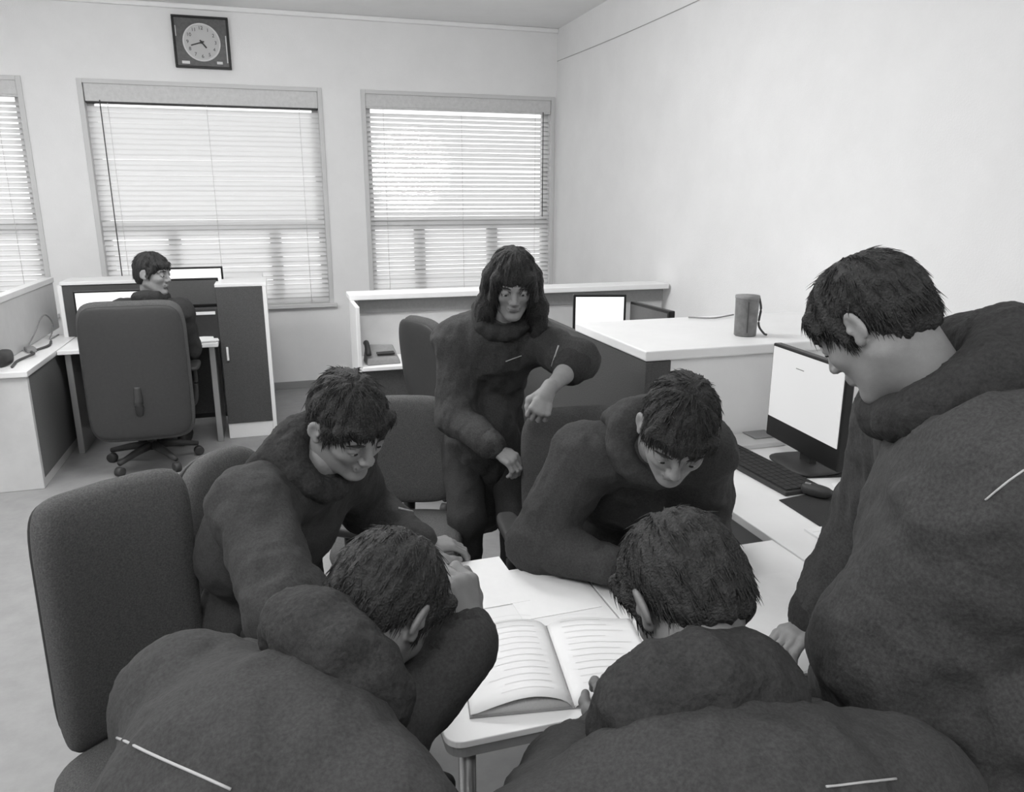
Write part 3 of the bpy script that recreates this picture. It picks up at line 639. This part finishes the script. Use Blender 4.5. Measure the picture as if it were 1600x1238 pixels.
def strands(V, F, hc, H, fs, n, kind, seed):
    """thin tapered locks combed from the crown, lying over the hair mass"""
    rg = np.random.RandomState(seed); nn = vnormals(V, F); L = (V-A_(hc))@H.T/fs
    ok = np.where((L[:, 2] > (-.03 if kind == 'short' else -.12)))[0]; pick = ok[rg.randint(0, len(ok), n)]
    P0 = V[pick]; N0 = nn[pick]; crown = A_((-.055, .012, .13)); steps = 4
    length = (rg.uniform(.016, .036, n) if kind == 'short' else rg.uniform(.03, .06, n))*fs
    p = P0-N0*.002; pts = [p]; cen = A_((-.016, 0, .044)); rad = A_((.107, .087, .087))
    jit = rg.normal(0, .22 if kind == 'short' else .08, (n, 3))
    for k in range(steps):
        l = (p-A_(hc))@H.T/fs; d = l-crown; nl = (l-cen)/rad**2; nl /= np.linalg.norm(nl, axis=1)[:, None]
        d = d-nl*np.sum(d*nl, 1)[:, None]; d /= np.linalg.norm(d, axis=1)[:, None]+1e-9; low = np.clip((.05-l[:, 2])/.06, 0, 1)[:, None]
        d = d*(1-low*.8)+A_((0, 0, -1))*low*.8; d = d+jit*.8; d /= np.linalg.norm(d, axis=1)[:, None]
        lift = .035 if kind == 'short' else .02
        l2 = l+(d+nl*lift)*(length/steps/fs)[:, None]; p = l2@H*fs+A_(hc); pts.append(p)
    W0 = rg.uniform(.0012, .0024, n)*fs; VV, FF = [], []; off = 0
    for k, q in enumerate(pts):
        t = pts[min(k+1, steps)]-pts[max(k-1, 0)]; sd = np.cross(t, N0); sd /= np.linalg.norm(sd, axis=1)[:, None]+1e-9
        w = (W0*(1-(k/steps)**1.5*.92))[:, None]; VV += [q-sd*w, q+sd*w, q+N0*w*.9]
    A3 = np.stack(VV, 1).reshape(-1, 3); m = 3*(steps+1); base = (np.arange(n)*m)[:, None]
    for k in range(steps):
        for a, b in ((0, 2), (2, 1), (1, 0)): FF.append(base+np.array([3*k+a, 3*k+b, 3*k+3+b, 3*k+3+a])[None, ::-1])
    return A3, np.concatenate(FF)

def person(name, label, sp):
    pel, nek, hc = A_(sp['pelvis']), A_(sp['neck']), A_(sp['head']); H = headframe(*sp['look']); fs = sp.get('hs', 1.)
    rootp = (pel[0], pel[1], 0.) if True else None
    spine = unit(nek-pel); fa = math.radians(sp['face']); fw = A_((math.cos(fa), math.sin(fa), 0)); lat = unit(np.cross(A_((0, 0, 1)), fw)+A_((0, 0, sp.get('tilt', 0))))   # +lat = left
    fw = unit(np.cross(lat, spine)); hump = sp.get('hump', .03)
    mid = pel*.45+nek*.55-fw*hump; wst = pel*.78+nek*.22-fw*hump*.6
    FR = np.stack([fw, lat, spine]); wsc = sp.get('w', 1.)
    chs = unit(nek-mid); FR2 = np.stack([unit(np.cross(lat, chs)), lat, chs])
    shc = nek-chs*sp.get('drop', .065)-fw*.01; shw = .172*wsc
    Sh = {'L': shc+lat*shw, 'R': shc-lat*shw}; arms = {}
    for q in 'LR':
        a = sp['arm'+q]; El, Wr = ik(Sh[q], a['w'], a['pole'], .285, .255); arms[q] = (Sh[q], El, Wr, a)
    legs = {}
    for q, sgn in (('L', 1), ('R', -1)):
        hip = pel+lat*sgn*.09; fdir = sp.get('legdir', fw); ft = A_(sp['foot'+q]); kn, an = ik(hip, ft+A_((0, 0, .085)), sp.get('kpole', fdir*1.0+A_((0, 0, .5))), .42, .42); legs[q] = (hip, kn, an)
    # hidden under clothing: torso, upper arms, legs at coarse step; head and hands at fine step, all one body mesh
    s = Sdf(); s.ell(pel, (.10, .155*wsc, .11), FR, .04); s.ell(wst, (.09, .135*wsc, .13), FR, .05); s.ell(mid+chs*.04, (.105, .155*wsc, .19), FR2, .05)
    for q in 'LR':
        S_, El, Wr, a = arms[q]; s.cone(nek-chs*.03, S_, .05, .05, .04); s.cone(S_, El, .047, .036, .03); s.cone(El, El+(Wr-El)*.9, .038, .026, .02)
        hp, kn, an = legs[q]; s.cone(hp, kn, .078, .055, .04); s.cone(kn, an, .052, .034, .03)
    s.cone(nek-chs*.03, nek+(hc-nek)*.3, .052, .05, .03)
    parts = [s.mesh(.011)]
    s = Sdf(); P = head_ops(s, hc, H, fs); s.cone(P(-.03, 0, -.04), nek-chs*.02, .052, .056, .03)
    parts.append(s.mesh(sp.get('hres', .0036)))
    for q in 'LR':
        S_, El, Wr, a = arms[q]
        s = Sdf(); fd = a.get('d', Wr-El); s.cone(El+(Wr-El)*(0. if a.get('bare') else .55), Wr, .036 if a.get('bare') else .031, .024, .02); s.cone(El+(Wr-El)*.3, El+(Wr-El)*.5, .036, .033, .02) if a.get('bare') else None
        ts = a.get('ts', 1); hand_ops(s, Wr, fd, a['n'], ts, a.get('curl', 25), a.get('spread', 1.), a.get('thumb', .5))
        parts.append(s.mesh(.0027))
    body = npmesh(name, parts, M[sp.get('skin', 'skin')], None, rootp); tag(body, label, 'person')
    def child(nm, parts, m): return npmesh(nm, parts, m, body, rootp)
    # jacket
    g = sp.get('g', .022); hem = sp.get('hem', .0)
    s = Sdf(); s.ell(wst, (.10+g, .15*wsc+g, .15), FR, .06); s.ell(mid+chs*.04, (.115+g, .165*wsc+g, .195), FR2, .06); s.ell(pel+spine*.03-A_((0, 0, hem*.8)), (.12+g, .165*wsc+g, .10+hem), FR, .05)
    if sp.get('humpx'): s.ell(mid*.35+nek*.65-fw*.03, (.10+g, .165*wsc, .14), FR2, .07)
    for q in 'LR':
        S_, El, Wr, a = arms[q]; s.cone(nek-chs*.035-fw*.01, S_, .058+g*.6, .056+g, .06); cuff = El+(Wr-El)*(a.get('cuff', .93))
        s.cone(S_, El, .056+g, .046+g*.9, .04); s.cone(El, cuff, .046+g*.9, .032+g*.55, .03)
        if not a.get('bare'): s.cone(cuff-(cuff-El)*.06, cuff, .036+g*.5, .033+g*.45, .008)
    V, F = s.mesh(.0075); V, F = wrinkle(V, F, sp.get('wr', .0065)*1.5, 10, sp.get('seed', 1)); V, F = wrinkle(V, F, .0042, 24, sp.get('seed', 1)+5, (1, 1, .55)); V, F = wrinkle(V, F, .0012, 70, 3)
    jk = child('jacket', [(V, F)], M[sp.get('jm', 'jk1')])
    if sp.get('cuffs', 1):
        for q in 'LR':
            S_, El, Wr, a = arms[q]; u = (Wr-El); c1 = El+u*(a.get('cuff', .93)+.015); c0 = El+u*(a.get('cuff', .93)-.12); s = Sdf(); rr = .036+g*.55 if not a.get('bare') else .046+g*.75
            s.cone(c0, c1, rr+.003, rr-.001, .01); V, F = s.mesh(.006); ax = unit(u); tt = (V-c0)@ax; n_ = vnormals(V, F); V = V+n_*(np.sin(tt*900)*.0008)[:, None]
            child('cuff', [(V, F)], M[sp.get('cm', 'hood')])
    # trousers and shoes
    s = Sdf(); s.ell(pel-spine*.02, (.12, .17*wsc, .11), FR, .05)
    for q in 'LR':
        hp, kn, an = legs[q]; s.cone(hp, kn, .092, .072, .05); s.cone(kn, an+A_((0, 0, .02)), .068, .058, .04)
    V, F = s.mesh(.011); V, F = wrinkle(V, F, .006, 12, 9); child('trousers', [(V, F)], M['trou'])
    for q in 'LR':
        hp, kn, an = legs[q]; fd = unit(A_((fw[0], fw[1], 0))); s = Sdf(); b = A_((an[0], an[1], 0))
        s.cone(b-fd*.05+A_((0, 0, .04)), b+fd*.06+A_((0, 0, .045)), .038, .04, .03); s.cone(b+fd*.05+A_((0, 0, .036)), b+fd*.16+A_((0, 0, .036)), .038, .034, .03); s.cone(b+A_((0, 0, .05)), an+A_((0, 0, .0)), .04, .042, .03)
        child('shoe', [s.mesh(.008)], M['shoe'])
    # hood or collar round the neck
    hd = sp.get('hood')
    if hd:
        s = Sdf(); pts = []; up = unit(chs+unit(hc-nek)*.6); f2 = unit(np.cross(lat, up)); R1, r0, dz, back = hd[:4]
        for i in range(13):
            a = 2*PI*i/12; bk = (1-math.cos(a))/2       # 0 front .. 1 back
            pts.append(nek+up*(dz-.012+.03*bk)+f2*math.cos(a)*R1*1.02-f2*.005+lat*math.sin(a)*R1*1.12)
        for i in range(12):
            b0, b1 = (1-math.cos(2*PI*i/12))/2, (1-math.cos(2*PI*(i+1)/12))/2
            s.cone(pts[i], pts[i+1], r0*(.72+.5*b0), r0*(.72+.5*b1), .02)
        if back: s.ell(nek-f2*(R1+back*.35)-up*.02, (back*.62, .125, .085), np.stack([f2, lat, up]), .05)
        V, F = s.mesh(.006); V, F = wrinkle(V, F, .0075, 16, 21); V, F = wrinkle(V, F, .002, 60, 4)
        child('hood' if back else 'collar', [(V, F)], M[hd[4] if len(hd) > 4 else 'hood'])
    # hair
    s = Sdf(); hs = sp.get('hair', 'short'); E = lambda c, r, k=.02, sub=False: s.ell(P(*c), A_(r)*fs, H, k, sub)
    E((-.016, 0, .042), (.103, .082, .084)); E((-.050, 0, -.008), (.062, .071, .078), .03)
    if hs == 'short':
        E((.112, 0, -.035), (.070, .10, .088), .01, True)
        for q in (-1, 1): E((.030, q*.105, -.055), (.066, .045, .060), .008, True); E((-.010, q*.098, -.004), (.027, .030, .037), .006, True); s.cone(P(.022, q*.073, .03), P(.018, q*.074, -.012), .010*fs, .006*fs, .012)
        for j in range(9):
            y = (j-4)*.0165; s.cone(P(.078-abs(y)*.35, y, .062), P(.090-abs(y)*.55, y*1.02+.004, .038+.006*math.sin(j*2.1)), .013*fs, .006*fs, .008)
        E((-.06, 0, -.095), (.05, .09, .03), .012, True)
    else:
        for q in (-1, 1):
            s.cone(P(-.01, q*.078, .02), P(-.005, q*.092, -.11), .034*fs, .036*fs, .03); s.cone(P(-.005, q*.092, -.11), P(.0, q*.115, -.21), .036*fs, .03*fs, .03)
            s.cone(P(.055, q*.06, .05), P(.05, q*.078, -.04), .02*fs, .016*fs, .02)
        s.cone(P(-.06, 0, -.03), P(-.08, 0, -.2), .07*fs, .075*fs, .04); [s.cone(P(.0, q*.1, -.1), P(.03, q*.10, -.235), .034*fs, .024*fs, .03) for q in (-1, 1)]; E((.118, 0, -.042), (.062, .060, .082), .008, True)
    V, F = s.mesh(.0042 if hs == 'short' else .006)
    loc = (V-A_(hc))@H.T/fs; ang = np.arctan2(loc[:, 1], loc[:, 0]+.01); rad = np.sqrt(loc[:, 0]**2+loc[:, 1]**2)
    q = np.stack([np.cos(ang)*(1.2), np.sin(ang)*1.2, loc[:, 2]*2.2+rad*2.], 1); nn = vnormals(V, F)
    V = V+nn*((vnoise(q, 16, 2)*.0035+vnoise(q, 5, 5)*.004+vnoise(V, 60, 8)*.0022)[:, None])
    SV, SF = strands(V, F, hc, H, fs, sp.get('nstr', 2600), hs, sp.get('seed', 1))
    child('hair', [(V, F), (SV, SF)], M['hair'])
    # eyes, brows, lips
    def part(nm, m, fn, hh=.0022):
        s = Sdf(); fn(s); child(nm, [s.mesh(hh)], M[m])
    for q in (-1, 1):
        part('eye', 'eye', lambda s: s.ell(P(.0762, q*.032, -.0005), A_((.0108, .0115, .0035))*fs, H, .004), .0018)
        part('iris', 'iris', lambda s: s.ell(P(.0850, q*.031, -.0015), A_((.0035, .0058, .0036))*fs, H, .004), .0015)
        part('eyebrow', 'hair', lambda s: s.chain([P(.0875, q*.014, .025), P(.0865, q*.033, .030), P(.073, q*.052, .024)], [.0035, .0035, .002], .004), .0022)
    part('lips', 'lips', lambda s: (s.cone(P(.0855, -.018, -.0552), P(.0855, .018, -.0552), .0052*fs, .0052*fs, .006), s.cone(P(.0855, -.014, -.065), P(.0855, .014, -.065), .0062*fs, .0062*fs, .006)), .0022)
    return dict(body=body, jacket=jk, root=A_(rootp), P=P, nek=nek, fw=fw, lat=lat, chs=chs, arms=arms, Sh=Sh, mid=mid, pel=pel)

def on_jacket(p, name, pts, r, m='pipe', n=16, out=.001, which='jacket'):
    """thin strip lying on the cloth along a row of points (found looking down from standing eye height)"""
    me = p[which].data; bvh = BVHTree.FromPolygons([v.co for v in me.vertices], [tuple(f.vertices) for f in me.polygons])
    rt = Vector(p['root']); eye = Vector((0, 0, 1.75))-rt; res = []
    for q in curve_pts([Vector(q) for q in pts], n):
        d = (Vector(q)-rt-eye).normalized(); l, nn, i, dd = bvh.ray_cast(eye, d)
        if l is not None: res.append(l+nn*out)
    if len(res) < 2: return None
    for k in range(2): res = [res[0]]+[(a+b*2+c)/4 for a, b, c in zip(res, res[1:], res[2:])]+[res[-1]]
    bm = bmesh.new(); tube(bm, res, r, 6); return mesh_obj(name, bm, M[m], p['body'], True)

pA = person('person', 'person in dark clothes seated in the far office chair, head turned aside', dict(pelvis=(-.84, 5.44, .54), neck=(-.77, 5.36, 1.10), head=(-.735, 5.33, 1.285), look=(-25, -8, 0), face=85, hs=1.08, hump=.02,
    armL=dict(w=(-1.0, 5.66, .80), pole=(-1, 0, -.6), n=(0, 0, 1), ts=-1), armR=dict(w=(-.72, 5.66, .80), pole=(.4, 0, -1), n=(0, 0, 1), ts=1),
    footL=(-.98, 5.8, 0), footR=(-.72, 5.8, 0), hood=(.072, .03, .03, 0, 'jk3'), jm='jk3', hres=.006, seed=3, nstr=1200))
pB = person('person', 'long-haired person in dark jacket standing bent behind the table, sleeve pushed up', dict(pelvis=(.79, 3.0, .84), neck=(.81, 2.76, 1.29), head=(.825, 2.66, 1.452), look=(258, -26, 0), face=262, hump=.045, w=.86, g=.030, hem=.30, drop=.12,
    armL=dict(w=(.865, 2.38, 1.11), pole=(1.2, .3, .25), n=(.1, -.6, .8), d=(-.26, -.16, -.45), ts=-1, curl=62, cuff=.22, bare=1, thumb=.9), armR=dict(w=(.72, 2.55, .86), pole=(-.6, .8, -.8), n=(0, -.4, 1), d=(.5, -.4, -.3), ts=1, curl=40),
    footL=(.92, 2.92, 0), footR=(.68, 2.86, 0), hair='long', hood=(.07, .036, .02, 0, 'jk3'), jm='jk1', hres=.0042, seed=11, nstr=3000))
pC = person('person', 'short-haired person with one ear showing, leaning over the table beside the big chair', dict(pelvis=(-.10, 2.08, .55), neck=(.055, 1.80, 1.115), head=(.140, 1.735, 1.24), look=(-62, -34, 6), face=-38, hump=.07, w=1.0, g=.03, hs=1.0, drop=.07,
    armL=dict(w=(.34, 1.95, .80), pole=(.2, .6, -.6), n=(0, 0, 1), d=(.9, .1, -.05), ts=-1, curl=30), armR=dict(w=(.19, 1.41, .83), pole=(-.8, -.9, .1), n=(0, 0, 1), d=(.9, .1, -.1), ts=1, curl=30),
    footL=(.25, 2.0, 0), footR=(.1, 1.75, 0), hood=(.074, .032, .02, .04, 'hood'), jm='jk2', hres=.0038, seed=21))
pE = person('person', 'person opposite the camera in dark jacket, looking down at the table papers', dict(pelvis=(1.03, 2.17, .55), neck=(.925, 1.73, 1.10), head=(.893, 1.545, 1.212), look=(242, -42, -8), face=256, hump=.07, w=.95, g=.030, hs=1.08,
    armL=dict(w=(1.06, 1.60, .82), pole=(.3, .5, -1), n=(0, 0, 1), d=(-.7, -.5, 0), ts=-1, curl=35), armR=dict(w=(.80, 1.64, .82), pole=(-.8, .6, -.6), n=(0, 0, 1), d=(.5, -.6, 0), ts=1, curl=35),
    footL=(1.15, 1.85, 0), footR=(.9, 1.85, 0), hood=(.078, .036, .02, .05, 'jk2'), jm='jk2', hres=.0038, seed=31))
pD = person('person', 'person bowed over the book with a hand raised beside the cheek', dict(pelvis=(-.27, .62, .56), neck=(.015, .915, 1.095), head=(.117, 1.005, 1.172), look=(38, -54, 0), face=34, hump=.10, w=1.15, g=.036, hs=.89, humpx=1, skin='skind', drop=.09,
    armL=dict(w=(.19, 1.40, .80), pole=(-.2, .6, -.8), n=(0, 0, 1), d=(.8, -.2, -.1), ts=-1, curl=30), armR=dict(w=(.256, 1.050, 1.078), pole=(-1, .35, -1), n=(.5, -.6, .5), d=(-.12, .40, .85), ts=-1, curl=[50, 58, 62, 66], cuff=.92),
    footL=(-.05, 1.0, 0), footR=(.02, .75, 0), hood=(.074, .038, .048, 0, 'hood'), jm='jk2', seed=41, wr=.005))
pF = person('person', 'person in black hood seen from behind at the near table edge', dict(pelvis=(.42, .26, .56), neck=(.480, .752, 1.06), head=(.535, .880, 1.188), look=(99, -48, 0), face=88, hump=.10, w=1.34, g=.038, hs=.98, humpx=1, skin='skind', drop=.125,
    armL=dict(w=(.57, 1.115, .81), pole=(-1, .3, -.5), n=(0, 0, 1), d=(.25, .85, .25), ts=1, curl=28), armR=dict(w=(.76, 1.12, .80), pole=(.6, .1, -.8), n=(0, 0, 1), d=(-.2, .9, 0), ts=-1, curl=30),
    footL=(.48, .68, 0), footR=(.72, .68, 0), hood=(.088, .040, .022, .02, 'hood'), jm='jk2', seed=51, wr=.005))
pG = person('person', 'tall standing person in dark coat with large hood, resting fingers on the paper', dict(pelvis=(.99, .76, .90), neck=(1.02, .905, 1.415), head=(.908, .985, 1.552), look=(114, -44, 0), face=148, hump=.05, w=1.1, g=.075, hem=.24, hs=.90,
    armR=dict(w=(1.055, 1.185, .875), pole=(.8, .3, .0), n=(.0, .1, 1), d=(-.9, -.12, -.12), ts=-1, curl=30, cuff=.92), armL=dict(w=(.92, .93, .90), pole=(-.7, -.3, -.3), n=(-.8, -.3, 0), d=(.1, .1, -1), ts=1, curl=35),
    footL=(1.0, .62, 0), footR=(1.10, .88, 0), hood=(.098, .046, .055, .09, 'hood'), jm='jk1', seed=61, wr=.007, nstr=4500))
on_jacket(pD, 'piping', [(-.205, .822, 1.168), (-.159, .800, 1.146), (-.088, .765, 1.117)], .0018)
on_jacket(pG, 'piping', [(.957, .778, 1.327), (.985, .775, 1.35), (1.013, .772, 1.369)], .0014)
on_jacket(pF, 'piping', [(.577, .611, 1.076), (.617, .60, 1.08), (.657, .589, 1.085)], .0014)
on_jacket(pC, 'zip_pull', [(.212, 1.493, 1.118), (.228, 1.487, 1.114), (.241, 1.482, 1.111)], .0035)
on_jacket(pB, 'chest_stripe', [(.874, 2.306, 1.28), (.86, 2.30, 1.245), (.847, 2.296, 1.215)], .0032)
on_jacket(pB, 'zip_pull', [(.732, 2.438, 1.209), (.76, 2.43, 1.22), (.786, 2.427, 1.228)], .0022)
